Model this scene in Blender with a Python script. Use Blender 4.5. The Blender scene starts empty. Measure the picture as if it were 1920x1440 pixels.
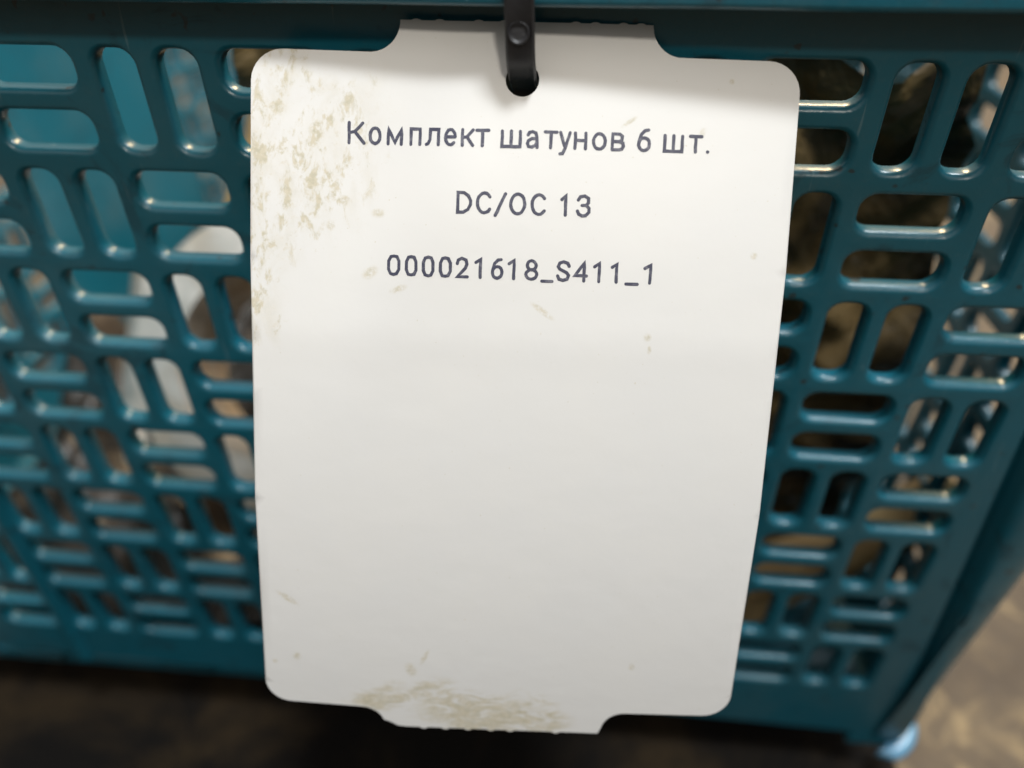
import bpy, bmesh, math, random
import numpy as np
from mathutils import Vector, Matrix, noise
from mathutils.geometry import delaunay_2d_cdt
random.seed(4)
scene = bpy.context.scene
COL = scene.collection
R = math.radians

# ------------------------------------------------------------------ frame of the crate's front wall
# wall coordinates in millimetres: c to the right, r down the wall, d out of the wall towards the viewer
P = 27.0                                   # pitch of the basket weave slots
DRAFT = R(4.0)
X = np.array([1.0, 0.0, 0.0])
D = np.array([0.0, math.sin(DRAFT), -math.cos(DRAFT)])
N = np.array([0.0, -math.cos(DRAFT), -math.sin(DRAFT)])
C0 = 40.5                                  # c of the crate's middle
O = np.array([-C0 / 1000, 0.0, 0.262])
def W(c, r, d=0.0):
    return tuple(O + (X * c + D * r + N * d) / 1000)

# ------------------------------------------------------------------ camera
ca = np.array([0.995744157379071, 0.05079312294520327, -0.0769001411371741])
cb = np.array([0.00813170840359561, 0.782738093775342, 0.6222981213786386])
cc = np.array([-3.815489467866709, -2.2685435930271893, 6.29718665388345])
ci = np.cross(ca, cb)
BW = np.stack([X, D, -N], 1)               # wall basis in world
BC = np.stack([ca, cb, ci], 1)             # wall basis in camera (x right, y down, z forward)
Rcw = BW @ BC.T
cam_pos = O - Rcw @ cc * P / 1000
cam = bpy.data.objects.new('camera', bpy.data.cameras.new('camera'))
COL.objects.link(cam)
m = Matrix(Rcw.tolist()) @ Matrix(((1, 0, 0), (0, -1, 0), (0, 0, -1)))
cam.matrix_world = Matrix.Translation(Vector(cam_pos.tolist())) @ m.to_4x4()
cam.data.sensor_width = 36
cam.data.lens = 1476 / 1920 * 36
cam.data.clip_start = 0.005
cam.data.clip_end = 60
cam.data.dof.use_dof = True
cam.data.dof.focus_distance = 0.156
cam.data.dof.aperture_fstop = 5.8
scene.camera = cam

# ------------------------------------------------------------------ light
scene.view_settings.view_transform = 'Standard'
scene.view_settings.look = 'None'
scene.view_settings.exposure = 0.0
scene.view_settings.gamma = 1.0
world = bpy.data.worlds.new('World')
scene.world = world
world.use_nodes = True
bg = world.node_tree.nodes['Background']
# a hall: pale ceiling above, dim surroundings at eye level and below
wn = world.node_tree
wc = wn.nodes.new('ShaderNodeTexCoord'); ws = wn.nodes.new('ShaderNodeSeparateXYZ'); wr = wn.nodes.new('ShaderNodeMapRange')
wr.interpolation_type = 'SMOOTHSTEP'
wr.inputs[1].default_value = -0.05; wr.inputs[2].default_value = 0.75; wr.inputs[3].default_value = 0.045; wr.inputs[4].default_value = 0.90
wn.links.new(wc.outputs['Generated'], ws.inputs[0]); wn.links.new(ws.outputs[2], wr.inputs[0]); wn.links.new(wr.outputs[0], bg.inputs[1])
bg.inputs[0].default_value = (1.0, 0.97, 0.92, 1)

def area(name, loc, target, size, power, color):
    l = bpy.data.lights.new(name, 'AREA')
    l.shape = 'RECTANGLE'
    l.size, l.size_y = size
    l.energy = power
    l.color = color
    o = bpy.data.objects.new(name, l)
    COL.objects.link(o)
    o.location = loc
    o.rotation_euler = (Vector(target) - Vector(loc)).to_track_quat('-Z', 'Y').to_euler()
    return o
def spot(name, loc, edge_point, half, power, color, radius, blend):
    # a spotlight with its cone cut off in place of the photographer's shadow; edge_point lies on the lower rim of its cone
    l = bpy.data.lights.new(name, 'SPOT')
    l.energy = power; l.color = color; l.spot_size = 2 * half; l.spot_blend = blend; l.shadow_soft_size = radius
    o = bpy.data.objects.new(name, l); COL.objects.link(o)
    o.location = loc
    d = (Vector(edge_point) - Vector(loc)).normalized()
    side = d.cross(Vector((0, 0, 1))).normalized()
    d = Matrix.Rotation(half, 3, side) @ d
    o.rotation_euler = d.to_track_quat('-Z', 'Y').to_euler()
    return o
area('overhead_light', (0.50, -0.56, 2.33), (0.07, 0.0, 0.2), (0.34, 0.34), 48, (0.93, 0.97, 1.0))
area('overhead_light', (0.5, 1.9, 1.9), (0.1, 0.3, 0.1), (0.5, 0.5), 62, (1.0, 0.72, 0.40))
area('overhead_light', (1.25, 0.75, 2.1), (0.0, 0.3, 0.1), (0.5, 0.5), 42, (0.93, 0.97, 1.0))  # unseen extra lamp, added to brighten the inside of the left wall
spot('shadow_cut_spotlight', (0.50, -1.55, 1.45), (0.066, -0.034, 0.226), R(17), 62, (1.0, 0.93, 0.82), 0.09, 0.07)
scene.cycles.max_bounces = 8
scene.cycles.caustics_reflective = False
scene.cycles.caustics_refractive = False

# ------------------------------------------------------------------ materials
def mat(name):
    m_ = bpy.data.materials.new(name)
    m_.use_nodes = True
    nt = m_.node_tree
    return m_, nt, nt.nodes['Principled BSDF']
def nd(nt, t, **k):
    n = nt.nodes.new(t)
    for a, v in k.items():
        if a.startswith('i_'):
            n.inputs[a[2:].replace('_', ' ')].default_value = v
        else:
            setattr(n, a, v)
    return n
def nz(nt, vec, scale, detail=4, rough=0.55, dist=0.0):
    n = nd(nt, 'ShaderNodeTexNoise')
    n.inputs['Scale'].default_value = scale
    n.inputs['Detail'].default_value = detail
    n.inputs['Roughness'].default_value = rough
    n.inputs['Distortion'].default_value = dist
    nt.links.new(vec, n.inputs['Vector'])
    return n.outputs['Fac']
def mapr(nt, fac, a, b, c=0.0, d=1.0):
    n = nd(nt, 'ShaderNodeMapRange')
    n.interpolation_type = 'SMOOTHSTEP'
    for i, v in zip((1, 2, 3, 4), (a, b, c, d)):
        n.inputs[i].default_value = v
    nt.links.new(fac, n.inputs[0])
    return n.outputs[0]
def mth(nt, op, a, b=None, c=None):
    n = nd(nt, 'ShaderNodeMath', operation=op)
    for i, v in enumerate((a, b, c)):
        if v is None: continue
        if isinstance(v, (int, float)): n.inputs[i].default_value = v
        else: nt.links.new(v, n.inputs[i])
    return n.outputs[0]
def mix(nt, fac, a, b):
    n = nd(nt, 'ShaderNodeMix', data_type='RGBA')
    if isinstance(fac, (int, float)): n.inputs[0].default_value = fac
    else: nt.links.new(fac, n.inputs[0])
    for i, v in ((6, a), (7, b)):
        if isinstance(v, tuple): n.inputs[i].default_value = (*v, 1)
        else: nt.links.new(v, n.inputs[i])
    return n.outputs[2]
def bump(nt, h, bs, strength, dist):
    n = nd(nt, 'ShaderNodeBump')
    n.inputs['Strength'].default_value = strength
    n.inputs['Distance'].default_value = dist
    nt.links.new(h, n.inputs['Height'])
    nt.links.new(n.outputs[0], bs.inputs['Normal'])

def plastic(name, col, dust=(0.16, 0.15, 0.11), amount=0.35, rough=0.30):
    m_, nt, bs = mat(name)
    co = nd(nt, 'ShaderNodeTexCoord').outputs['Object']
    big = mapr(nt, nz(nt, co, 22, 5, 0.6, 0.4), 0.45, 0.78)
    fine = mapr(nt, nz(nt, co, 420, 4, 0.7), 0.52, 0.80)
    f = mth(nt, 'MULTIPLY', mth(nt, 'ADD', mth(nt, 'MULTIPLY', big, 0.55), mth(nt, 'MULTIPLY', fine, 0.35)), amount)
    tone = mix(nt, mapr(nt, nz(nt, co, 9, 3), 0.3, 0.7), col, tuple(x * 0.82 for x in col))
    c1 = mix(nt, f, tone, dust)
    grease = mapr(nt, nz(nt, co, 48, 6, 0.68, 1.2), 0.56, 0.66)
    c1 = mix(nt, mth(nt, 'MULTIPLY', grease, 0.55), c1, tuple(x * 0.35 + 0.004 for x in col))
    sm = nd(nt, 'ShaderNodeMapping'); sm.inputs['Scale'].default_value = (1, 1, 0.07); sm.inputs['Rotation'].default_value = (0.2, 0.9, 0.1)
    nt.links.new(co, sm.inputs[0])
    scr = mapr(nt, nz(nt, sm.outputs[0], 700, 2, 0.5, 0.5), 0.70, 0.78)
    c1 = mix(nt, mth(nt, 'MULTIPLY', scr, 0.35), c1, (0.16, 0.24, 0.26))
    specks = mapr(nt, nz(nt, co, 260, 2, 0.4), 0.70, 0.76)
    c2 = mix(nt, mth(nt, 'MULTIPLY', specks, 0.7), c1, (0.02, 0.018, 0.014))
    nt.links.new(c2, bs.inputs['Base Color'])
    rr = mth(nt, 'ADD', mth(nt, 'ADD', mth(nt, 'MULTIPLY', f, 0.9), mth(nt, 'MULTIPLY', grease, 0.18)), rough)
    nt.links.new(rr, bs.inputs['Roughness'])
    bs.inputs['IOR'].default_value = 1.5
    bump(nt, mth(nt, 'ADD', nz(nt, co, 160, 3, 0.6), mth(nt, 'MULTIPLY', nz(nt, co, 1500, 2), 0.25)), bs, 0.25, 0.0006)
    return m_
M_blue = plastic('blue_crate_plastic', (0.006, 0.098, 0.140), amount=0.22)

# ------------------------------------------------------------------ helpers
def link(name, me, material, parent=None, smooth=None):
    o = bpy.data.objects.new(name, me)
    COL.objects.link(o)
    if material: me.materials.append(material)
    if parent is not None: o.parent = parent
    if smooth is not None:
        for p_ in me.polygons: p_.use_smooth = True
        me.set_sharp_from_angle(angle=R(smooth))
    return o
def tag(o, label=None, cat=None, group=None, kind=None):
    if label: o['label'] = label
    if cat: o['category'] = cat
    if group: o['group'] = group
    if kind: o['kind'] = kind
    return o
def empty(name, loc=(0, 0, 0)):
    o = bpy.data.objects.new(name, None)
    o.empty_display_size = 0.02
    COL.objects.link(o)
    o.location = loc
    return o
def from_bm(name, bm, material, parent=None, smooth=None):
    bmesh.ops.recalc_face_normals(bm, faces=bm.faces)
    me = bpy.data.meshes.new(name)
    bm.to_mesh(me); bm.free()
    return link(name, me, material, parent, smooth)
def box_bm(bm, corners):
    v = [bm.verts.new(p) for p in corners]
    for f in ((0, 3, 2, 1), (4, 5, 6, 7), (0, 1, 5, 4), (1, 2, 6, 5), (2, 3, 7, 6), (3, 0, 4, 7)):
        bm.faces.new([v[i] for i in f])
    return v

# ------------------------------------------------------------------ crate
CRATE = empty('plastic_crate', (0, 0.30, 0))
tag(CRATE, 'dark blue plastic crate with basket weave slots, the white tag hanging on its front wall', 'crate')
CRATE_INV = Matrix.Translation((0, -0.30, 0))
def crate_part(o):
    o.parent = CRATE
    o.matrix_parent_inverse = CRATE_INV
    return o

def rrect(cx, cy, w, h, r, k):
    pts = []
    for sx, sy, a0 in ((1, 1, 0), (-1, 1, 90), (-1, -1, 180), (1, -1, 270)):
        for i in range(k + 1):
            a = R(a0 + 90 * i / k)
            pts.append((cx + sx * (w / 2 - r) + r * math.cos(a), cy + sy * (h / 2 - r) + r * math.sin(a)))
    return pts
def cell_template(w, h, sw, sh, sr, T, k):
    # one cell w x h around a rounded slot; (u, v, depth)
    V, F = [], []
    hw, hh = w / 2, h / 2
    V += [(hw, hh, 0), (-hw, hh, 0), (-hw, -hh, 0), (hw, -hh, 0)]
    n = 4 * (k + 1)
    rings = [(1.35, 0.0), (1.15, -0.02), (0.75, -0.22), (0.30, -0.62), (0.05, -1.15), (0.0, -1.5), (-0.12, -T + 0.5), (0.15, -T + 0.1), (0.5, -T)]
    for off, d in rings:
        V += [(x, y, d) for x, y in rrect(0, 0, sw + 2 * off, sh + 2 * off, sr + off, k)]
    b = len(V)
    V += [(hw, hh, -T), (-hw, hh, -T), (-hw, -hh, -T), (hw, -hh, -T)]
    def flat(cor, base, rev):
        fs = []
        for q in range(4):
            for i in range(k):
                fs.append((cor + q, base + q * (k + 1) + i + 1, base + q * (k + 1) + i))
            nq = (q + 1) % 4
            fs.append((cor + q, cor + nq, base + nq * (k + 1), base + q * (k + 1) + k))
        return [tuple(reversed(f)) for f in fs] if rev else fs
    F += flat(0, 4, False)
    for j in range(len(rings) - 1):
        a, c = 4 + j * n, 4 + (j + 1) * n
        for i in range(n):
            i2 = (i + 1) % n
            F.append((a + i, a + i2, c + i2, c + i))
    F += flat(b, 4 + (len(rings) - 1) * n, True)
    return np.array(V), F
def slotted(name, cols, rows, mapf, T=4.3, k=5, flip=False, skip=()):
    Vs, Fs = [], []
    off = 0
    tv = cell_template(P / 2, P, 8.7, 21.8, 3.4, T, k)
    th = cell_template(P, P / 2, 21.8, 8.7, 3.4, T, k)
    for c in cols:
        for r in rows:
            if (c, r) in skip: continue
            if (c + r) % 2:
                its = ((tv, -P / 4, 0), (tv, P / 4, 0))
            else:
                its = ((th, 0, -P / 4), (th, 0, P / 4))
            for (V, F), dx, dy in its:
                Vs.append(V + np.array([c * P + dx, r * P + dy, 0]))
                Fs += [tuple(i + off for i in f) for f in F]
                off += len(V)
    V = np.concatenate(Vs)
    V = [mapf(*p) for p in V]
    me = bpy.data.meshes.new(name)
    me.from_pydata(V, [], Fs)
    bm = bmesh.new(); bm.from_mesh(me)
    bmesh.ops.remove_doubles(bm, verts=bm.verts, dist=2e-6)
    bmesh.ops.recalc_face_normals(bm, faces=bm.faces)
    bm.to_mesh(me); bm.free()
    return link(name, me, M_blue, None, 40)

CL, CR, RB = -6, 8, 8.15 * P               # first and last column, bottom of the wall
L_EDGE = (CL - 0.5) * P
R_EDGE = (CR + 0.5) * P
crate_part(slotted('front_wall', range(CL, CR + 1), range(0, 8), lambda u, v, d: W(u, v, d)))

def panel(name, quad, T=3.6, parent_part=True, material=None, bev=0.0):
    # quad: four wall points (c, r, d) anticlockwise seen from outside, thickened inwards along d
    bm = bmesh.new()
    box_bm(bm, [W(c, r, d) for c, r, d in quad] + [W(c, r, d - T) for c, r, d in quad])
    if bev:
        bmesh.ops.bevel(bm, geom=bm.edges[:], offset=bev / 1000, segments=3, profile=0.5, affect='EDGES')
    o = from_bm(name, bm, material or M_blue, None, 40)
    return crate_part(o) if parent_part else o
# plain band above the slots and the rolled rim
RIM_D, RIM_R = 11.4, -22.4
panel('upper_band', [(L_EDGE, -0.5 * P, 0), (R_EDGE, -0.5 * P, 0), (R_EDGE, -42, 0), (L_EDGE, -42, 0)])
panel('lower_band', [(L_EDGE, 7.95 * P, 0), (R_EDGE, 8.52 * P, 0), (R_EDGE, 7.5 * P, 0), (L_EDGE, 7.5 * P, 0)])

def sweep(name, prof, c0, c1, n, closed, material, wob=0.0, smooth=45):
    bm = bmesh.new()
    rows = []
    for i in range(n + 1):
        c = c0 + (c1 - c0) * i / n
        q = []
        for r, d in prof:
            w_ = wob * noise.noise(Vector((c * 0.02, 3.1, 0)))
            q.append(bm.verts.new(W(c, r + w_, d + w_ * 0.5)))
        rows.append(q)
    k = len(prof)
    for a, b in zip(rows, rows[1:]):
        for i in range(k if closed else k - 1):
            j = (i + 1) % k
            bm.faces.new((a[i], a[j], b[j], b[i]))
    if closed:
        bm.faces.new(rows[0]); bm.faces.new(reversed(rows[-1]))
    return from_bm(name, bm, material, None, smooth)
def arcp(cr, cd, rad, a0, a1, n=6):
    return [(cr + rad * math.sin(R(a0 + (a1 - a0) * i / n)), cd + rad * math.cos(R(a0 + (a1 - a0) * i / n))) for i in range(n + 1)]
rim_prof = []
rim_prof += arcp(RIM_R - 1.3, RIM_D - 1.3, 1.3, 90, 0)             # lower front edge
rim_prof += arcp(-38.0, RIM_D - 6.8, 3.2, 0, -90)                  # rolled top
rim_prof += arcp(-38.0, -3.0, 3.2, -90, -180)
rim_prof += [(-28, -5.2), (-28, RIM_D - 4.2), (RIM_R - 0.6, RIM_D - 3.6)]
crate_part(sweep('rim', rim_prof, L_EDGE - 10, R_EDGE + 40, 60, True, M_blue, 0.25))

# corner post: wide at the top, narrow at the foot, with a groove where it meets the wall
def corner(name, side):
    bm = bmesh.new()
    rows = []
    for i in range(25):
        r = -40 + (8.80 * P + 40) * i / 24
        t = r / P
        if side > 0:
            cg = (8.60 + 0.055 * t) * P; cs = (10.05 - 0.082 * t) * P
        else:
            cg = (-6.65 + 0.0 * t) * P; cs = (-7.6 + 0.082 * t) * P
        s = side
        bul = 0.0
        if i >= 22: bul = (-0.6, -1.8, -4.5)[i - 22]
        rad = 15.0
        we = R_EDGE if s > 0 else L_EDGE
        pr = [(we - s * 0.2, 0.05), (cg - s * 2.5, 0.05), (cg - s * 1.2, -2.0), (cg + s * 0.2, -2.4), (cg + s * 1.8, 1.5 + bul * 0.3), (cg + s * 3.4, 3.2 + bul)]
        cx = cs - s * rad
        for k in range(9):
            a = R(90 * k / 8)
            pr.append((cx + s * (rad + bul) * math.sin(a), 3.2 - rad + (rad + bul) * math.cos(a)))
        pr.append((cs + s * bul, -45))
        pr.append((cs + s * (bul - 4), -45))
        pr.append((cs + s * (bul - 5), -14))
        pr.append((cg + s * 1, -6))
        pr.append((we - s * 0.2, -4))
        rows.append([bm.verts.new(W(c, r, d)) for c, d in pr])
    n = len(rows[0])
    for a, b in zip(rows, rows[1:]):
        for i in range(n):
            j = (i + 1) % n
            bm.faces.new((a[i], a[j], b[j], b[i]))
    bm.faces.new(rows[0]); bm.faces.new(reversed(rows[-1]))
    return crate_part(from_bm(name, bm, M_blue, None, 50))
corner('corner_post', 1)
corner('corner_post', -1)

# vertical stiffening rib at the left
def rib(cx):
    bm = bmesh.new()
    pr = [(-3.0, -0.2), (-2.2, 1.6), (-1.2, 2.6), (1.2, 2.6), (2.2, 1.6), (3.0, -0.2)]
    rows = [[bm.verts.new(W(cx + x, r, d)) for x, d in pr] for r in (-14, 60, 140, RB)]
    for a, b in zip(rows, rows[1:]):
        for i in range(5): bm.faces.new((a[i], a[i + 1], b[i + 1], b[i]))
    return crate_part(from_bm('rib', bm, M_blue, None, 50))
rib(-2.5 * P)

# base flange and feet
def corner_lip():
    # rounded lip that runs round the foot of the corner post; its pale colour paints in the highlight
    bm = bmesh.new()
    rows = []
    cx, dy, rr = 9.42 * P - 15, 3.2 - 15, 15.5
    for i in range(19):
        a = R(2 + 92 * i / 18)
        ux, ud = math.sin(a), math.cos(a)
        fade = min(1, i / 4, (18 - i) / 4 + 0.25)
        ring = []
        for k in range(10):
            b = 2 * math.pi * k / 10
            q = rr + 3.6 * fade * math.cos(b)
            ring.append(bm.verts.new(W(cx + q * ux, 8.80 * P + 2.6 * math.sin(b), dy + q * ud)))
        rows.append(ring)
    for a, b in zip(rows, rows[1:]):
        for k in range(10): bm.faces.new((a[k], a[(k + 1) % 10], b[(k + 1) % 10], b[k]))
    bm.faces.new(rows[0]); bm.faces.new(rows[-1])
    return crate_part(from_bm('corner_lip', bm, plastic('lip_highlight_plastic', (0.10, 0.24, 0.36), amount=0.1, rough=0.25), None, 60))
corner_lip()
for cx in (-3.4 * P, -1.1 * P, 3.3 * P, 8.35 * P):
    bm = bmesh.new()
    y0, y1 = RB + 2.4, RB + 12.0
    box_bm(bm, [W(cx - 13, y0, -1), W(cx + 13, y0, -1), W(cx + 9, y1, -3), W(cx - 9, y1, -3),
                W(cx - 13, y0, -30), W(cx + 13, y0, -30), W(cx + 9, y1, -27), W(cx - 9, y1, -27)])
    bmesh.ops.bevel(bm, geom=bm.edges[:], offset=0.0015, segments=2, affect='EDGES')
    crate_part(from_bm('foot', bm, M_blue, None, 40))

# side walls, back wall and base of the same weave
DEPTH = 21 * P
ZT = O[2] + 0.040
def side(s):
    def f(u, v, d):
        base = 9.75 if s > 0 else -7.3
        c = (base - s * 0.082 * (v / P)) * P + s * d
        x = (c - C0) / 1000
        y = 0.045 + u / 1000
        return (x, y, O[2] - v / 1000 * math.cos(DRAFT))
    return f
crate_part(slotted('side_wall', range(0, 20), range(0, 8), side(1), k=3))
crate_part(slotted('side_wall', range(0, 7), range(0, 8), side(-1), k=3))
crate_part(slotted('side_wall', range(14, 20), range(0, 8), side(-1), k=3))
def plate(name, f, quad):
    bm = bmesh.new()
    box_bm(bm, [f(u, v, 0) for u, v in quad] + [f(u, v, -3.6) for u, v in quad])
    return crate_part(from_bm(name, bm, M_blue, None, 30))
plate('solid_panel', side(-1), [(6.5 * P, -0.5 * P), (13.5 * P, -0.5 * P), (13.5 * P, 7.5 * P), (6.5 * P, 7.5 * P)])
for s_ in (1, -1):
    plate('side_band', side(s_), [(-0.5 * P, -42), (19.5 * P, -42), (19.5 * P, -0.5 * P - 0.01), (-0.5 * P, -0.5 * P - 0.01)])
    plate('side_band', side(s_), [(-0.5 * P, 7.5 * P), (19.5 * P, 7.5 * P), (19.5 * P, 8.6 * P), (-0.5 * P, 8.6 * P)])
crate_part(slotted('back_wall', range(-7, 10), range(0, 8),
                   lambda u, v, d: ((u - C0) / 1000, 0.60 + d / 1000 - v / 1000 * math.sin(DRAFT), O[2] - v / 1000 * math.cos(DRAFT)), k=3))
ZB = O[2] - 8.45 * P / 1000 * math.cos(DRAFT)
plate('base', lambda u, v, d: ((u - C0) / 1000, v / 1000, ZB + d / 1000), [(-6.6 * P, 20), (9.1 * P, 20), (9.1 * P, 585), (-6.6 * P, 585)])

# ------------------------------------------------------------------ floor
def floor():
    m_, nt, bs = mat('dirty_concrete')
    co = nd(nt, 'ShaderNodeTexCoord').outputs['Object']
    a = mapr(nt, nz(nt, co, 9, 8, 0.65, 0.6), 0.34, 0.68)
    b = mapr(nt, nz(nt, co, 34, 5, 0.6, 0.8), 0.52, 0.70)
    c = mix(nt, a, (0.045, 0.032, 0.020), (0.105, 0.078, 0.046))
    c = mix(nt, mth(nt, 'MULTIPLY', b, 0.6), c, (0.28, 0.21, 0.11))
    st = mapr(nt, nz(nt, co, 3.1, 4, 0.6, 1.0), 0.50, 0.62)
    c = mix(nt, mth(nt, 'MULTIPLY', st, 0.5), c, (0.05, 0.04, 0.03))
    grit = mapr(nt, nz(nt, co, 320, 4, 0.7), 0.42, 0.70)
    c = mix(nt, mth(nt, 'MULTIPLY', grit, 0.45), c, (0.06, 0.048, 0.036))
    nt.links.new(c, bs.inputs['Base Color'])
    bs.inputs['Roughness'].default_value = 0.75
    bump(nt, nz(nt, co, 60, 8, 0.7), bs, 0.6, 0.004)
    bm = bmesh.new()
    n = 60
    g = {}
    for i in range(n + 1):
        for j in range(n + 1):
            x, y = -3 + 6 * i / n, -2.6 + 6 * j / n
            g[i, j] = bm.verts.new((x, y, 0.0025 * noise.noise(Vector((x * 3, y * 3, 0))) - 0.0015))
    for i in range(n):
        for j in range(n):
            bm.faces.new((g[i, j], g[i + 1, j], g[i + 1, j + 1], g[i, j + 1]))
    tag(from_bm('floor', bm, m_, None, 60), kind='structure')
floor()

def shade_mat_under():  # dark mat added where the floor in front lies in shade
    m_, nt, bs = mat('floor_shade_black')
    co = nd(nt, 'ShaderNodeTexCoord').outputs['Object']
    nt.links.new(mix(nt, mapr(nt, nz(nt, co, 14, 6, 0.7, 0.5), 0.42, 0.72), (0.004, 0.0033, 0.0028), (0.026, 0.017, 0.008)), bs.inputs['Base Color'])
    bs.inputs['Roughness'].default_value = 0.9
    bs.inputs['Specular IOR Level'].default_value = 0.15
    bump(nt, nz(nt, co, 90, 5, 0.7), bs, 0.4, 0.002)
    bm = bmesh.new()
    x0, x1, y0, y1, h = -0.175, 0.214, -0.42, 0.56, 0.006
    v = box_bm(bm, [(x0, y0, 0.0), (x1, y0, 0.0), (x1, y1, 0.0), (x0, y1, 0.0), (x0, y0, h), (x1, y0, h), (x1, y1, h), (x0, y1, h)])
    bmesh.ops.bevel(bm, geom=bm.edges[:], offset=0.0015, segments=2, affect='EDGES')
    tag(from_bm('shade_mat', bm, m_, None, 40), 'near-black mat added in place of the shade on the floor under the crate', 'mat')
shade_mat_under()

def wrapping():
    m_, nt, bs = mat('oiled_brown_wrap')
    co = nd(nt, 'ShaderNodeTexCoord').outputs['Object']
    nt.links.new(mix(nt, mapr(nt, nz(nt, co, 22, 5, 0.6, 0.8), 0.36, 0.66), (0.022, 0.016, 0.008), (0.15, 0.10, 0.042)), bs.inputs['Base Color'])
    bs.inputs['Roughness'].default_value = 0.30
    bump(nt, nz(nt, co, 45, 4, 0.6, 1.0), bs, 0.7, 0.006)
    bm = bmesh.new()
    n, k = 60, 60
    g = {}
    for i in range(n + 1):
        for j in range(k + 1):
            a, b = i / n, j / k
            top = 0.268 + 0.026 * noise.noise(Vector((a * 4, 7.7, 0)))
            z = 0.036 + (top - 0.036) * b ** 0.8
            x = -0.02 + (0.218 - 0.022 * b * b) * a
            y = 0.088 - 0.043 * b + 0.02 * abs(a - 0.62)
            q = Vector((a * 5, b * 6, 2.0))
            f = noise.noise(q) + 0.5 * abs(noise.noise(q * 2.3)) + 0.25 * noise.noise(q * 5)
            g[i, j] = bm.verts.new((x + 0.006 * noise.noise(q * 1.7 + Vector((9, 0, 0))), y + 0.016 * f, z))
    for i in range(n):
        for j in range(k):
            bm.faces.new((g[i, j], g[i + 1, j], g[i + 1, j + 1], g[i, j + 1]))
    o = from_bm('wrapping_sheet', bm, m_, None, 180)
    tag(o, 'crumpled dark brown oily wrapping sheet standing in the crate behind the upper right slots', 'wrapping')
wrapping()
M_heap = plastic('darkening_heap', (0.016, 0.011, 0.006), dust=(0.06, 0.034, 0.014), amount=0.7, rough=0.4)
def mound():
    # low dark heap added over the base to darken the inside at the left
    bm = bmesh.new()
    n = 60; g = {}
    for i in range(n + 1):
        for j in range(n + 1):
            a, b = i / n, j / n
            q = Vector((a * 5, b * 5, 11.0))
            f = abs(noise.noise(q)) + 0.5 * abs(noise.noise(q * 2.3)) + 0.2 * noise.noise(q * 5)
            x = -0.200 + 0.235 * a
            y = 0.030 + 0.42 * b
            ed = min(1, min(a, 1 - a) * 9) * min(1, 0.35 + b * 3) * min(1, (1 - b) * 6)
            g[i, j] = bm.verts.new((x, y, ZB + 0.003 + ed * (0.020 + 0.055 * f)))
    for i in range(n):
        for j in range(n):
            bm.faces.new((g[i, j], g[i + 1, j], g[i + 1, j + 1], g[i, j + 1]))
    tag(from_bm('wrapping_sheet', bm, M_heap, None, 180), 'dark sheet heaped low in the crate, added to deepen the shade behind the lower left slots', 'wrapping')  # added darkening heap, not a second wrapping sheet
mound()
def cardboard():
    m_, nt, bs = mat('tan_cardboard')
    co = nd(nt, 'ShaderNodeTexCoord').outputs['Object']
    nt.links.new(mix(nt, mapr(nt, nz(nt, co, 30, 5, 0.6, 0.8), 0.36, 0.66), (0.30, 0.19, 0.08), (0.46, 0.32, 0.15)), bs.inputs['Base Color'])
    bs.inputs['Roughness'].default_value = 0.7
    bm = bmesh.new()
    n = 24
    g = {}
    p1, p2 = Vector((0.222, 0.058, 0.114)), Vector((0.130, 0.050, ZB + 0.008))
    for t in (0, 1):
        for i in range(n + 1):
            for j in range(7):
                a, b = i / n, j / 6 - 0.5
                p = p1.lerp(p2, a) + Vector((0.60, -0.25, -0.45)) * 0.030 * b * (0.85 + 0.3 * a)
                p += Vector((0, 1, 0.3)) * (0.004 * noise.noise(Vector((a * 4, b * 2, 5))) + 0.012 * b * b + 0.002 * t)
                g[i, j, t] = bm.verts.new(p)
    for i in range(n):
        for j in range(6):
            bm.faces.new([g[i + p, j + q, 0] for p, q in ((0, 0), (1, 0), (1, 1), (0, 1))])
            bm.faces.new([g[i + p, j + q, 1] for p, q in ((0, 0), (0, 1), (1, 1), (1, 0))])
    rim_ = [(i, 0) for i in range(n)] + [(n, j) for j in range(6)] + [(i, 6) for i in range(n, 0, -1)] + [(0, j) for j in range(6, 0, -1)]
    for k in range(len(rim_)):
        p, q = rim_[k], rim_[(k + 1) % len(rim_)]
        bm.faces.new((g[(*p, 1)], g[(*q, 1)], g[(*q, 0)], g[(*p, 0)]))
    tag(from_bm('cardboard_strip', bm, m_, None, 60), 'tan cardboard strip leaning slantwise in the crate behind the lower right slots', 'cardboard')
cardboard()

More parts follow.
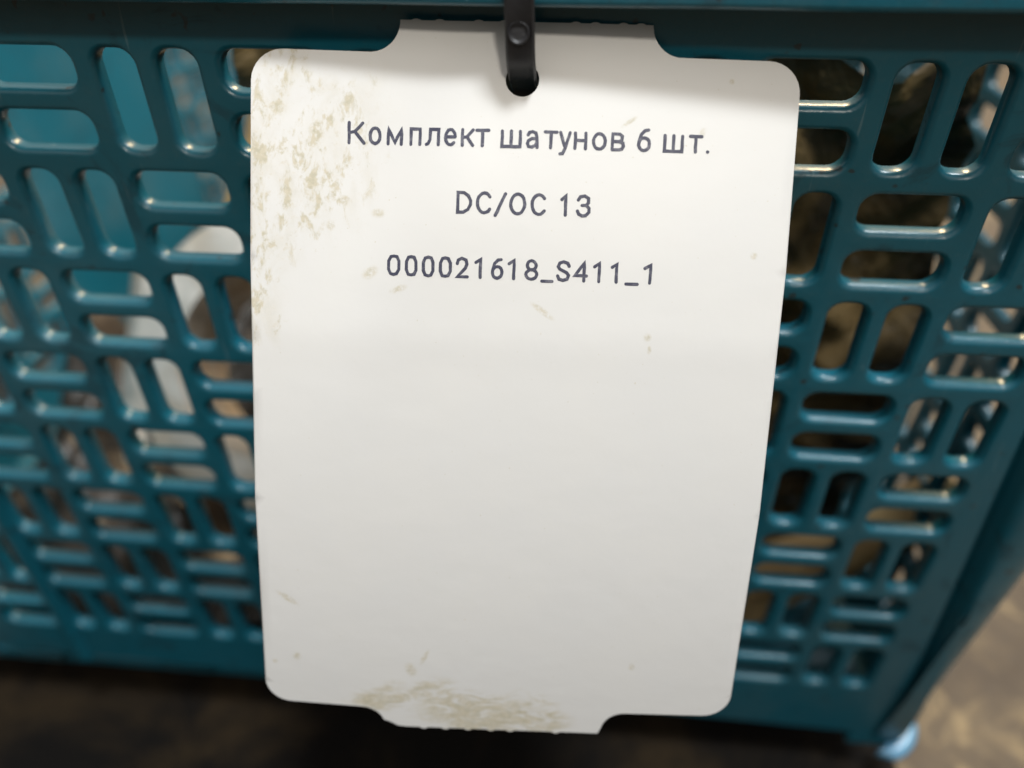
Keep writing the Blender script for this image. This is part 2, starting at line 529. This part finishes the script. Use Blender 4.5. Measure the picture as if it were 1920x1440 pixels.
# ------------------------------------------------------------------ hanging tag
arc_ = np.array([0, 9.88, 19.88, 35.2, 50.85, 67.0, 84.15, 100.04, 115.64, 137.03])
TC = np.polyfit(arc_, [106.38, 106.57, 106.59, 106.65, 106.6, 106.59, 106.28, 105.98, 105.69, 105.34], 2)
TR = np.polyfit(arc_, [-13.3, -4.98, 3.51, 16.36, 29.9, 43.95, 59.49, 74.14, 88.61, 108.75], 3)
TD = np.polyfit(arc_, [4.99, 10.31, 15.59, 23.92, 31.79, 39.76, 47.0, 53.15, 58.95, 66.13], 3)
WU = np.array([0.9978, 0.0259, -0.0612])
def tag_l(u, v):
    vv = max(v, 0.0)
    p = np.array([np.polyval(TC, vv), np.polyval(TR, vv), np.polyval(TD, vv)])
    if v < 0:
        q = np.array([np.polyval(TC, 2), np.polyval(TR, 2), np.polyval(TD, 2)])
        p = p + (p - q) / 2 * (-v)
    # small waves of the stiff laminated sheet, a dent round the cable tie
    e = 0.30 * math.sin(u / 26 + 0.6) * math.exp(-v / 60) - 0.5 * math.exp(-((u + 6) / 9) ** 2 - ((v - 12) / 14) ** 2)
    e += 0.12 * math.sin(v / 17 + u / 40)
    s_ = ((u + 14) * 46 + (v - 8) * 17) / 49.0        # soft fold running from the hole down to the left
    e += 1.35 * math.tanh(s_ / 6.0) * math.exp(-((v - 24) / 26) ** 2) * math.exp(-(s_ / 26) ** 2)
    e += 0.16 * math.exp(-((v - 55) / 5) ** 2)
    return p + WU * u + np.array([0, -0.45, 0.89]) * e
def tag_p(u, v, h=0.0):
    p = tag_l(u, v)
    if h:
        n = np.cross(tag_l(u + .5, v) - p, tag_l(u, v + .5) - p)
        n /= np.linalg.norm(n)
        if n[2] < 0: n = -n
        p = p + n * h
    return W(*p)
def carc(cx, cy, r, a0, a1, n=8):
    return [(cx + r * math.cos(R(a0 + (a1 - a0) * i / n)), cy + r * math.sin(R(a0 + (a1 - a0) * i / n))) for i in range(n + 1)]
def tag_outline():
    o = []
    def edge(u0, u1, v, nubs, s):
        pts = [(u0, v)]
        for q in nubs:
            for du, dv in ((-0.9, 0), (-0.5, 0.35), (0.1, 0.5), (0.7, 0.3), (1.0, 0)):
                pts.append((q + (du if u1 > u0 else -du), v + s * dv))
        pts.append((u1, v))
        return pts
    o += edge(-24.0, 24.2, -5.5, (-21, -16.5, -9, -4, 9.5, 13.2, 18.5, 21.8), -0.6)
    o += carc(30.0, -5.4, 5.8, 176, 96)
    o += carc(46.4, 6.6, 6.1, -90, 0)
    o += [(52.5, 40), (52.5, 90)]
    o += carc(46.5, 135.0, 6.0, 0, 90)
    o += carc(29.4, 146.4, 5.2, -94, -172)
    o += edge(23.6, -20.5, 147.5, (14, 3.5, -1.0, -6.3, -11.5, -16.5), 0.9)
    o += [(-22.5, 147.3), (-24.2, 146.3)]
    o += carc(-31.0, 147.6, 5.6, -20, -86, 6)
    o += carc(-46.5, 135.2, 6.0, 90, 180)
    o += [(-52.5, 90), (-52.5, 40)]
    o += carc(-46.4, 6.6, 6.1, 180, 270)
    o += carc(-29.8, -5.2, 5.8, 86, 4)
    return o
def inside(poly, x, y):
    c = False
    j = len(poly) - 1
    for i in range(len(poly)):
        xi, yi = poly[i]; xj, yj = poly[j]
        if (yi > y) != (yj > y) and x < (xj - xi) * (y - yi) / (yj - yi) + xi: c = not c
        j = i
    return c
HOLE = (-0.2, 5.2, 3.2)
def tag_material():
    m_, nt, bs = mat('laminated_white_card')
    uv = nd(nt, 'ShaderNodeUVMap').outputs[0]
    sep = nd(nt, 'ShaderNodeSeparateXYZ'); nt.links.new(uv, sep.inputs[0])
    u, v = sep.outputs[0], sep.outputs[1]
    sc = nd(nt, 'ShaderNodeVectorMath', operation='SCALE'); sc.inputs['Scale'].default_value = 1.0
    nt.links.new(uv, sc.inputs[0]); co = sc.outputs[0]
    rotm = nd(nt, 'ShaderNodeMapping'); rotm.inputs['Rotation'].default_value = (0, 0, R(40)); rotm.inputs['Scale'].default_value = (1, 0.55, 1)
    nt.links.new(uv, rotm.inputs[0]); cr_ = rotm.outputs[0]
    def ell(cu, cv, ru, rv, rot=0.0):
        mp = nd(nt, 'ShaderNodeMapping', vector_type='TEXTURE')
        mp.inputs['Location'].default_value = (cu, cv, 0)
        mp.inputs['Rotation'].default_value = (0, 0, R(rot))
        mp.inputs['Scale'].default_value = (ru, rv, 1)
        nt.links.new(uv, mp.inputs[0])
        ln = nd(nt, 'ShaderNodeVectorMath', operation='LENGTH'); nt.links.new(mp.outputs[0], ln.inputs[0])
        return mapr(nt, ln.outputs['Value'], 0.35, 1.15, 1.0, 0.0)
    def mx(l):
        x = l[0]
        for y in l[1:]: x = mth(nt, 'MAXIMUM', x, y)
        return x
    blot = nz(nt, cr_, 0.36, 8, 0.68, 0.35)
    blot2 = nz(nt, co, 0.85, 5, 0.65, 0.2)
    left = mx([ell(-50, 24, 9, 38), ell(-40, 22, 16, 26, 25), ell(-51, 52, 7, 9), ell(-46, 3, 9, 7)])
    bott = mx([ell(-26, 139.5, 11, 5, -20), ell(-5, 143, 18, 9, 12), ell(-14, 137, 8, 5), ell(9, 143, 11, 7, 30)])
    soft = mapr(nt, mth(nt, 'ADD', nz(nt, cr_, 0.16, 5, 0.6, 0.8), mth(nt, 'MULTIPLY', left, 0.14)), 0.54, 0.80)
    hard = mapr(nt, mth(nt, 'ADD', blot, mth(nt, 'MULTIPLY', left, 0.16)), 0.645, 0.80)
    fl_ = mth(nt, 'MULTIPLY', mth(nt, 'ADD', mth(nt, 'MULTIPLY', soft, 0.30), mth(nt, 'MULTIPLY', hard, 1.15)), left)
    fl2 = mth(nt, 'MULTIPLY', mapr(nt, blot2, 0.56, 0.78), mth(nt, 'MULTIPLY', left, 0.5))
    sw = nd(nt, 'ShaderNodeMapping'); sw.inputs['Rotation'].default_value = (0, 0, R(-25)); sw.inputs['Scale'].default_value = (0.45, 1.1, 1)
    nt.links.new(uv, sw.inputs[0])
    fb = mth(nt, 'MULTIPLY', mapr(nt, mth(nt, 'ADD', nz(nt, sw.outputs[0], 0.30, 6, 0.60, 1.6), mth(nt, 'MULTIPLY', bott, 0.20)), 0.50, 0.80), bott)
    spots = mx([ell(-34.5, 28.6, 1.3, 1.0), ell(-36.8, 33.6, 1.0, 1.1), ell(-28.8, 42.5, 2.0, 1.3, -30), ell(-27.5, 31, 1.6, 1.0), ell(-45, 128.4, 1.1, 1.2),
                ell(-40, 15, 1.9, 1.2, -50), ell(-47, 11.5, 1.6, 1.6), ell(-50, 130, 0.7, 0.7), ell(-16.5, 127.5, 0.7, 2.4, 25), ell(-19.5, 131, 1.4, 2.2, -25),
                ell(-46.5, 113.5, 3.2, 0.8, 35), ell(29.5, 128, 0.8, 1.1), ell(-23, 45.5, 2.0, 0.8, -20), ell(26.5, 53.5, 0.9, 0.9),
                ell(34.5, 14.2, 0.7, 1.2, 25), ell(20.5, 12.5, 2.0, 0.5, -35), ell(46, 37, 0.8, 0.8), ell(5.5, 49, 3.2, 0.7, 35), ell(39.5, 4.5, 0.6, 0.6), ell(27, 56, 0.5, 1.0)])
    sp = mth(nt, 'MULTIPLY', spots, mapr(nt, nz(nt, co, 1.1, 4, 0.7), 0.30, 0.62))
    tot = mth(nt, 'MINIMUM', mth(nt, 'ADD', mth(nt, 'ADD', fl_, fl2), mth(nt, 'ADD', fb, mth(nt, 'MULTIPLY', sp, 0.8))), 1.0)
    dots = mapr(nt, nz(nt, co, 1.6, 2, 0.3), 0.755, 0.80)
    tot2 = mth(nt, 'MAXIMUM', mth(nt, 'MULTIPLY', tot, 0.62), mth(nt, 'MULTIPLY', dots, 0.35))
    stain = mix(nt, mapr(nt, blot2, 0.35, 0.6), (0.36, 0.31, 0.15), (0.50, 0.42, 0.25))
    base = mix(nt, mapr(nt, nz(nt, co, 0.05, 3), 0.3, 0.7), (0.68, 0.667, 0.642), (0.67, 0.66, 0.64))
    nt.links.new(mix(nt, tot2, base, stain), bs.inputs['Base Color'])
    nt.links.new(mth(nt, 'ADD', mth(nt, 'MULTIPLY', tot2, 0.35), 0.42), bs.inputs['Roughness'])
    bs.inputs['IOR'].default_value = 1.45
    bump(nt, mth(nt, 'ADD', nz(nt, co, 0.12, 3), mth(nt, 'MULTIPLY', nz(nt, co, 3.5, 3), 0.012)), bs, 0.12, 0.0009)
    return m_
M_tag = tag_material()
TAG = empty('hanging_tag', W(106.5, -8, 8))
tag(TAG, 'white laminated card tag with three printed lines and olive stains, hanging from the crate', 'tag')
TINV = Matrix.Translation(-Vector(W(106.5, -8, 8)))
def tag_part(o):
    o.parent = TAG; o.matrix_parent_inverse = TINV; return o
def build_card():
    poly = tag_outline()
    hole = [(HOLE[0] + HOLE[2] * math.cos(a), HOLE[1] + HOLE[2] * math.sin(a)) for a in [2 * math.pi * i / 36 for i in range(36)]]
    pts = [Vector(p) for p in poly] + [Vector(p) for p in hole]
    n1, n2 = len(poly), len(hole)
    edges = [(i, (i + 1) % n1) for i in range(n1)] + [(n1 + i, n1 + (i + 1) % n2) for i in range(n2)]
    for i in range(-26, 27):
        for j in range(-2, 74):
            x, y = i * 2.0, j * 2.0
            if not inside(poly, x, y) or (x - HOLE[0]) ** 2 + (y - HOLE[1]) ** 2 < (HOLE[2] + .6) ** 2: continue
            if min((x - a) ** 2 + (y - b) ** 2 for a, b in poly) < 0.5: continue
            pts.append(Vector((x, y)))
    vo, eo, fo, *_ = delaunay_2d_cdt(pts, edges, [], 0, 1e-5)
    bm = bmesh.new()
    T = 0.55
    F = []
    for f in fo:
        cx = sum(vo[i][0] for i in f) / 3; cy = sum(vo[i][1] for i in f) / 3
        if inside(poly, cx, cy) and (cx - HOLE[0]) ** 2 + (cy - HOLE[1]) ** 2 > HOLE[2] ** 2: F.append(f)
    used = {i for f in F for i in f}
    top = {i: bm.verts.new(tag_p(vo[i][0], vo[i][1], 0.0)) for i in used}
    bot = {i: bm.verts.new(tag_p(vo[i][0], vo[i][1], -T)) for i in used}
    uvl = bm.loops.layers.uv.new('UVMap')
    cnt = {}
    for f in F:
        a = bm.faces.new([top[i] for i in f]); b = bm.faces.new([bot[i] for i in reversed(f)])
        for q in range(3):
            e = (f[q], f[(q + 1) % 3]); cnt[e] = 1
    for (i, j) in list(cnt):
        if (j, i) not in cnt:
            bm.faces.new((top[j], top[i], bot[i], bot[j]))
    inv = {v_: i for i, v_ in top.items()}; inv.update({v_: i for i, v_ in bot.items()})
    for f in bm.faces:
        for l in f.loops: l[uvl].uv = tuple(vo[inv[l.vert]])
    return tag_part(from_bm('card', bm, M_tag, None, 50))
build_card()

# ---- printing: every line is strokes of ink laid on the card
def gl_arc(cx, cy, rx, ry, a0, a1, n=14):
    return [(cx + rx * math.cos(R(a0 + (a1 - a0) * i / n)), cy + ry * math.sin(R(a0 + (a1 - a0) * i / n))) for i in range(n + 1)]
XH = 0.76
def G(ch):
    x = XH
    if ch == 'К': return [[(0, 0), (0, 1)], [(.92, 1), (.38, .56), (0.02, .50)], [(.38, .56), (1, 0)]]
    if ch == 'о': return [gl_arc(.5, x / 2, .5, x / 2, 90, 450, 18)]
    if ch == 'м': return [[(0, 0), (0, x), (.5, .08), (1, x), (1, 0)]]
    if ch == 'п': return [[(0, 0), (0, x), (1, x), (1, 0)]]
    if ch == 'л': return [[(0, .02), (.16, .06), (.28, .25), (.30, x), (1, x), (1, 0)]]
    if ch == 'е': return [[(.08, .40), (.98, .40)] + gl_arc(.5, x / 2, .5, x / 2, 5, 318, 14)]
    if ch == 'к': return [[(0, 0), (0, x)], [(1, x), (.42, .42), (.02, .38)], [(.42, .42), (1, 0)]]
    if ch == 'т': return [[(0, x), (1, x)], [(.5, x), (.5, 0)]]
    if ch == 'ш': return [[(0, x), (0, 0), (1, 0), (1, x)], [(.5, x), (.5, 0)]]
    if ch == 'а': return [[(.05, .60), (.2, .72), (.5, x), (.8, .70), (.92, .52), (.95, 0)], [(.92, .42), (.45, .42), (.1, .32), (.03, .17), (.15, .03), (.45, 0), (.75, .08), (.92, .2)]]
    if ch == 'у': return [[(0, x), (.50, .06)], [(1, x), (.45, -.12), (.28, -.27), (.02, -.29)]]
    if ch == 'н': return [[(0, 0), (0, x)], [(1, 0), (1, x)], [(0, .40), (1, .40)]]
    if ch == 'в': return [[(0, 0), (0, x), (.65, x), (.88, .66), (.86, .48), (.65, .40), (0, .40)], [(.65, .40), (.94, .32), (1, .17), (.88, .04), (.65, 0), (0, 0)]]
    if ch == '6': return [[(.86, 1), (.55, .97), (.22, .78), (.02, .42), (.02, .30)] , gl_arc(.5, .31, .5, .31, 170, 530, 18)]
    if ch == '.': return [[(0, 0.02), (.02, 0.02)]]
    if ch == 'D': return [[(0, 0), (0, 1), (.45, 1), (.8, .85), (1, .60), (1, .40), (.8, .15), (.45, 0), (0, 0)]]
    if ch == 'C': return [gl_arc(.52, .5, .52, .5, 38, 322, 16)]
    if ch == '/': return [[(1, 1), (0, -.12)]]
    if ch == 'O': return [gl_arc(.5, .5, .5, .5, 90, 450, 20)]
    if ch == '1': return [[(0, .80), (.9, .98), (.9, 0)]]
    if ch == '3': return [[(.03, .80), (.2, .96), (.55, 1), (.88, .88), (.9, .66), (.7, .54), (.35, .52)], [(.7, .54), (.96, .38), (.97, .18), (.7, .01), (.4, -.01), (.12, .08), (0, .24)]]
    if ch == '0': return [[(.5, 1), (.2, .96), (0, .72), (0, .28), (.2, .04), (.5, 0), (.8, .04), (1, .28), (1, .72), (.8, .96), (.5, 1)]]
    if ch == '2': return [[(.03, .72), (.12, .92), (.45, 1), (.85, .92), (.95, .70), (.8, .48), (.05, 0), (1, 0)]]
    if ch == '8': return [gl_arc(.5, .75, .40, .25, -90, 270, 16), gl_arc(.5, .26, .5, .26, 90, 450, 16)]
    if ch == '_': return [[(0, -.08), (1, -.08)]]
    if ch == 'S': return [[(.97, .78), (.85, .94), (.5, 1), (.15, .93), (.04, .75), (.18, .60), (.8, .42), (.97, .26), (.85, .07), (.5, 0), (.14, .06), (0, .24)]]
    if ch == '4': return [[(.78, 0), (.78, 1), (0, .28), (1, .28)]]
rt = random.Random(11)
M_ink, nt_, bs_ = mat('printed_ink')
bs_.inputs['Base Color'].default_value = (0.040, 0.042, 0.075, 1)
bs_.inputs['Roughness'].default_value = 0.5
co_ = nd(nt_, 'ShaderNodeTexCoord').outputs['Object']
nt_.links.new(mix(nt_, mapr(nt_, nz(nt_, co_, 900, 4, 0.7), 0.45, 0.78), (0.036, 0.038, 0.070), (0.16, 0.16, 0.19)), bs_.inputs['Base Color'])
def stroke(bm, pts, w, h):
    # resample so that the ink edge wavers a little, then lay one ribbon with round ends
    q = []
    closed = (abs(pts[0][0] - pts[-1][0]) + abs(pts[0][1] - pts[-1][1])) < 1e-6
    for a, b in zip(pts, pts[1:]):
        L = math.hypot(b[0] - a[0], b[1] - a[1])
        n = max(1, int(L / 0.8))
        for i in range(n):
            t = i / n
            q.append((a[0] + (b[0] - a[0]) * t, a[1] + (b[1] - a[1]) * t))
    q.append(pts[-1])
    q = [(x + rt.uniform(-.035, .035), y + rt.uniform(-.035, .035)) for x, y in q]
    if closed: q[-1] = q[0]
    n = len(q)
    Ls, Rs = [], []
    for i in range(n):
        if closed:
            a, b, c = q[(i - 1) % (n - 1)], q[i], q[(i + 1) % (n - 1)] if i < n - 1 else q[1]
        else:
            a, b, c = q[max(i - 1, 0)], q[i], q[min(i + 1, n - 1)]
        d1 = Vector((b[0] - a[0], b[1] - a[1])); d2 = Vector((c[0] - b[0], c[1] - b[1]))
        if d1.length < 1e-6: d1 = d2.copy()
        if d2.length < 1e-6: d2 = d1.copy()
        d1.normalize(); d2.normalize()
        t = d1 + d2
        if t.length < 0.05: t = d1.copy()
        t.normalize()
        nn = Vector((-t.y, t.x))
        k = min(1.0 / max(0.45, abs(nn.dot(Vector((-d1.y, d1.x))))), 1.9)
        ww = w / 2 * k * rt.uniform(.93, 1.07)
        Ls.append((b[0] + nn.x * ww, b[1] + nn.y * ww)); Rs.append((b[0] - nn.x * ww, b[1] - nn.y * ww))
    if closed: Ls[-1] = Ls[0]; Rs[-1] = Rs[0]
    lv = [bm.verts.new(tag_p(x, y, h)) for x, y in Ls]; rv = [bm.verts.new(tag_p(x, y, h)) for x, y in Rs]
    for i in range(n - 1):
        bm.faces.new((lv[i], lv[i + 1], rv[i + 1], rv[i]))
    if not closed:
        for e, s, lp, rp in ((0, -1, Ls[0], Rs[0]), (n - 1, 1, Ls[-1], Rs[-1])):
            cx, cy = (lp[0] + rp[0]) / 2, (lp[1] + rp[1]) / 2
            r0 = math.hypot(lp[0] - cx, lp[1] - cy)
            a0 = math.atan2(lp[1] - cy, lp[0] - cx)
            arc = [(cx + r0 * math.cos(a0 - s * math.pi * i / 6), cy + r0 * math.sin(a0 - s * math.pi * i / 6)) for i in range(1, 6)]
            vs = [bm.verts.new(tag_p(x, y, h)) for x, y in arc]
            bm.faces.new([lv[e]] + vs + [rv[e]])
def text_line(chars, xs, base, slope, cap, w=0.63):
    bm = bmesh.new()
    k = 0
    for i, ch in enumerate(chars):
        u0, u1 = xs[2 * i] + w / 2, xs[2 * i + 1] - w / 2
        if u1 < u0: u1 = u0 + 0.05
        b = base + slope * (u0 + 30) - w / 2
        for s in G(ch):
            k += 1
            stroke(bm, [(u0 + (u1 - u0) * x, b - (cap - w) * y) for x, y in s], w, 0.03 + 0.004 * (k % 5))
    for f in bm.faces: f.normal_update()
    me = bpy.data.meshes.new('printed_line'); bm.to_mesh(me); bm.free()
    return tag_part(link('printed_line', me, M_ink))
tag(text_line(
    'Комплектшатунов6шт.',
    [-33.82, -30.3, -29.75, -27.16, -26.19, -22.97, -21.7, -19.3, -18.6, -15.63, -14.85, -12.34, -11.57, -8.94, -8.87, -5.97,
     -3.96, 0.12, 0.86, 3.48, 4.25, 7.13, 7.13, 9.64, 10.02, 12.64, 13.48, 16.37, 17.14, 19.83, 22.13, 24.82, 27.12, 31.07, 31.92, 34.72, 35.37, 35.9],
    18.05, 0.0, 4.45), 'top printed line reading Комплект шатунов 6 шт.')
tag(text_line('DC/OC13', [-12.01, -8.94, -8.24, -5.04, -4.73, -2.28, -1.82, 1.49, 2.27, 5.45, 7.98, 9.45, 11.08, 13.99], 30.63, 0.0, 4.35),
    'middle printed line reading DC/OC 13')
tag(text_line('000021618_S411_1',
    [-25.33, -22.65, -21.78, -19.22, -18.43, -15.87, -15.08, -12.52, -11.85, -9.18, -8.19, -6.54, -4.93, -2.41, -1.71, -0.02, 1.63, 4.38, 4.78, 7.41,
     7.8, 10.66, 11.25, 14.07, 14.97, 16.62, 18.42, 19.99, 21.24, 24.06, 24.77, 26.6], 42.95, 0.0045, 4.2), 'lower printed line reading 000021618_S411_1')

# ------------------------------------------------------------------ cable tie
M_tie, nt_, bs_ = mat('black_nylon')
bs_.inputs['Base Color'].default_value = (0.012, 0.012, 0.014, 1)
bs_.inputs['Roughness'].default_value = 0.5
co_ = nd(nt_, 'ShaderNodeTexCoord').outputs['Object']
bump(nt_, nz(nt_, co_, 900, 3), bs_, 0.3, 0.0003)
TIE = empty('cable_tie', W(106, -22, 13))
tag(TIE, 'black nylon cable tie looped over the blue rim and through the hole of the tag', 'cable tie')
TI = Matrix.Translation(-Vector(W(106, -22, 13)))
def tie_part(o):
    o.parent = TIE; o.matrix_parent_inverse = TI; return o
hl = tag_l(HOLE[0], HOLE[1])
def build_tie():
    ctl = [(hl[1] + 6.5, 2.2), (hl[1] + 3.0, 3.4), (hl[1] - 0.2, hl[2] - 0.2), (hl[1] - 2.0, hl[2] + 1.4), (hl[1] - 5, hl[2] + 3.6), (-19.5, RIM_D + 1.2),
           (-24, RIM_D + 1.7), (-32, RIM_D + 1.6), (-38.5, RIM_D + 0.8), (-42.3, RIM_D - 3), (-42.6, 2), (-42.0, -5), (-37, -8.2), (-20, -8.0), (-2, -7.4), (4, -5.2), (3.2, -1.0), (hl[1] + 8.5, 1.0)]
    pts = []
    n = len(ctl)
    for i in range(n):
        p0, p1, p2, p3 = (np.array(ctl[(i + k - 1) % n]) for k in range(4))
        for j in range(6):
            t = j / 6
            pts.append(0.5 * ((2 * p1) + (-p0 + p2) * t + (2 * p0 - 5 * p1 + 4 * p2 - p3) * t * t + (-p0 + 3 * p1 - 3 * p2 + p3) * t ** 3))
    bm = bmesh.new()
    rows = []
    m_ = len(pts)
    prof = [(-2.65, -0.45), (-2.65, 0.55), (-2.25, 0.85), (-1.9, 0.5), (1.9, 0.5), (2.25, 0.85), (2.65, 0.55), (2.65, -0.45)]
    for i in range(m_):
        t = pts[(i + 1) % m_] - pts[i - 1]
        t = t / np.linalg.norm(t)
        nr, nd_ = (t[1], -t[0])
        if i == 0: pass
        r0, d0 = pts[i]
        cx = 106.1 + 0.6 * np.clip((r0 + 25) / 20, -1, 1) * 0.5
        rows.append([bm.verts.new(W(cx + x, r0 + nr * -y * -1, d0 + nd_ * -1 * y * -1)) for x, y in prof])
    k = len(prof)
    for i in range(m_):
        a, b = rows[i], rows[(i + 1) % m_]
        for j in range(k):
            j2 = (j + 1) % k
            bm.faces.new((a[j], a[j2], b[j2], b[j]))
    tie_part(from_bm('strap', bm, M_tie, None, 50))
    # round moulded boss with a raised ring, just under the rim edge
    bm = bmesh.new()
    c0 = np.array([106.0, -18.7, RIM_D + 1.15]); ax = np.array([0.0, -0.22, 0.975])
    e1 = X.copy(); e1 = np.array([1.0, 0, 0]); e2 = np.cross(ax, e1)
    pr = [(0.0, 0.75), (1.25, 0.75), (1.5, 0.95), (1.75, 1.15), (2.0, 0.95), (2.1, 0.0)]
    rr = []
    for rad, h in pr:
        rr.append([bm.verts.new(W(*(c0 + e1 * rad * math.cos(a) + e2 * rad * math.sin(a) + ax * h))) for a in [2 * math.pi * i / 28 for i in range(28)]] if rad else [bm.verts.new(W(*(c0 + ax * h)))])
    for i in range(28): bm.faces.new((rr[0][0], rr[1][i], rr[1][(i + 1) % 28]))
    for a, b in zip(rr[1:], rr[2:]):
        for i in range(28): bm.faces.new((a[i], a[(i + 1) % 28], b[(i + 1) % 28], b[i]))
    tie_part(from_bm('boss', bm, M_tie, None, 30))
build_tie()

# ------------------------------------------------------------------ connecting rods in the crate
def metal(name, col, col2, rough, metallic, sc_):
    m_, nt, bs = mat(name)
    co = nd(nt, 'ShaderNodeTexCoord').outputs['Object']
    nt.links.new(mix(nt, mapr(nt, nz(nt, co, sc_, 5, 0.6, 0.5), 0.35, 0.68), col, col2), bs.inputs['Base Color'])
    bs.inputs['Metallic'].default_value = metallic
    nt.links.new(mapr(nt, nz(nt, co, sc_ * 2, 4), 0.3, 0.7, rough - .08, rough + .12), bs.inputs['Roughness'])
    bump(nt, nz(nt, co, 600, 3), bs, 0.2, 0.0004)
    return m_
M_mach = metal('machined_steel', (0.90, 0.86, 0.80), (0.50, 0.38, 0.24), 0.36, 0.80, 26)
M_forge = metal('oily_forged_steel', (0.20, 0.13, 0.055), (0.40, 0.28, 0.12), 0.42, 0.55, 30)
M_dark = metal('dark_steel', (0.03, 0.028, 0.026), (0.08, 0.07, 0.055), 0.45, 0.7, 30)
def ring_bm(ro, ri, t, z0, a0=0, a1=360, n=48, bev=1.5):
    bm = bmesh.new()
    full = (a1 - a0) >= 360
    pr = [(ri, -t / 2), (ro - bev, -t / 2), (ro, -t / 2 + bev), (ro, t / 2 - bev), (ro - bev, t / 2), (ri, t / 2)]
    rows = []
    cnt = n if full else n + 1
    for i in range(cnt):
        a = R(a0 + (a1 - a0) * i / n)
        rows.append([bm.verts.new((r * math.cos(a) / 1000, y / 1000, (z0 + r * math.sin(a)) / 1000)) for r, y in pr])
    for i in range(n if full else n):
        a, b = rows[i], rows[(i + 1) % cnt]
        for j in range(6):
            bm.faces.new((a[j], a[(j + 1) % 6], b[(j + 1) % 6], b[j]))
    if not full:
        bm.faces.new(rows[0]); bm.faces.new(rows[-1])
    return bm
def make_rod():
    root = empty('connecting_rod')
    from_bm('big_end', ring_bm(57, 37, 38, 0, 0, 180, 28), M_mach, root, 30)
    from_bm('bearing_cap', ring_bm(57.2, 37, 37.6, -0.8, -180, 0, 28), M_mach, root, 30)
    from_bm('small_end', ring_bm(32, 26, 36, 205), M_mach, root, 30)
    from_bm('bushing', ring_bm(26, 23.5, 35, 205, bev=.5), M_forge, root, 30)
    bm = bmesh.new()                                  # I-beam shank
    for (x0, x1, ty) in ((-1, -0.72, 13), (0.72, 1, 13), (-0.72, 0.72, 4.5)):
        zs = [50, 74, 120, 176]; hw = [30, 21, 18, 17]
        rows = []
        for z, h in zip(zs, hw):
            rows.append([bm.verts.new((x / 1000, y / 1000, z / 1000)) for x, y in ((x0 * h, -ty), (x1 * h, -ty), (x1 * h, ty), (x0 * h, ty))])
        for a, b in zip(rows, rows[1:]):
            for i in range(4): bm.faces.new((a[i], a[(i + 1) % 4], b[(i + 1) % 4], b[i]))
        bm.faces.new(rows[0]); bm.faces.new(rows[-1])
    from_bm('shank', bm, M_forge, root, 30)
    for s in (-1, 1):
        bm = bmesh.new()                              # cap bolt in its boss
        for r0, z0, z1 in ((9.5, -38, 34), (7.0, -47, -38)):
            mt = Matrix.Translation((s * 0.060, 0, (z0 + z1) / 2000))
            bmesh.ops.create_cone(bm, cap_ends=True, segments=18 if r0 > 8 else 6, radius1=r0 / 1000, radius2=r0 / 1000, depth=(z1 - z0) / 1000, matrix=mt)
        from_bm('cap_bolt', bm, M_mach, root, 30)
    return root
def copy_tree(o, parent=None):
    c = o.copy(); COL.objects.link(c)
    if parent: c.parent = parent
    for ch in o.children: copy_tree(ch, c)
    return c
rods = [
    ((-0.034, 0.090, 0.138), (R(-34), R(0), R(-4)), 'connecting rod leaning back behind the slots left of the tag, its bright ring end showing'),
    ((0.150, 0.215, 0.086), (R(-4), R(6), R(60)), 'brown forged connecting rod behind the slots right of the tag, near the corner'),
    ((0.060, 0.140, 0.090), (R(-20), R(2), R(5)), 'connecting rod hidden for the most part behind the left half of the tag'),
    ((0.060, 0.280, 0.090), (R(-4), R(4), R(20)), 'connecting rod in the second row, behind the right edge of the tag'),
    ((-0.075, 0.330, 0.090), (R(-30), R(4), R(-12)), 'connecting rod in the second row, behind the left edge of the tag'),
    ((0.020, 0.400, 0.066), (R(-82), R(0), R(10)), 'connecting rod lying at the back of the crate on its base'),
]
first = make_rod()
for i, (loc, rot, lab) in enumerate(rods):
    o = first if i == 0 else copy_tree(first)
    o.location = loc; o.rotation_euler = rot
    tag(o, lab, 'connecting rod', 'connecting rods standing in the crate')
bpy.context.view_layer.update()
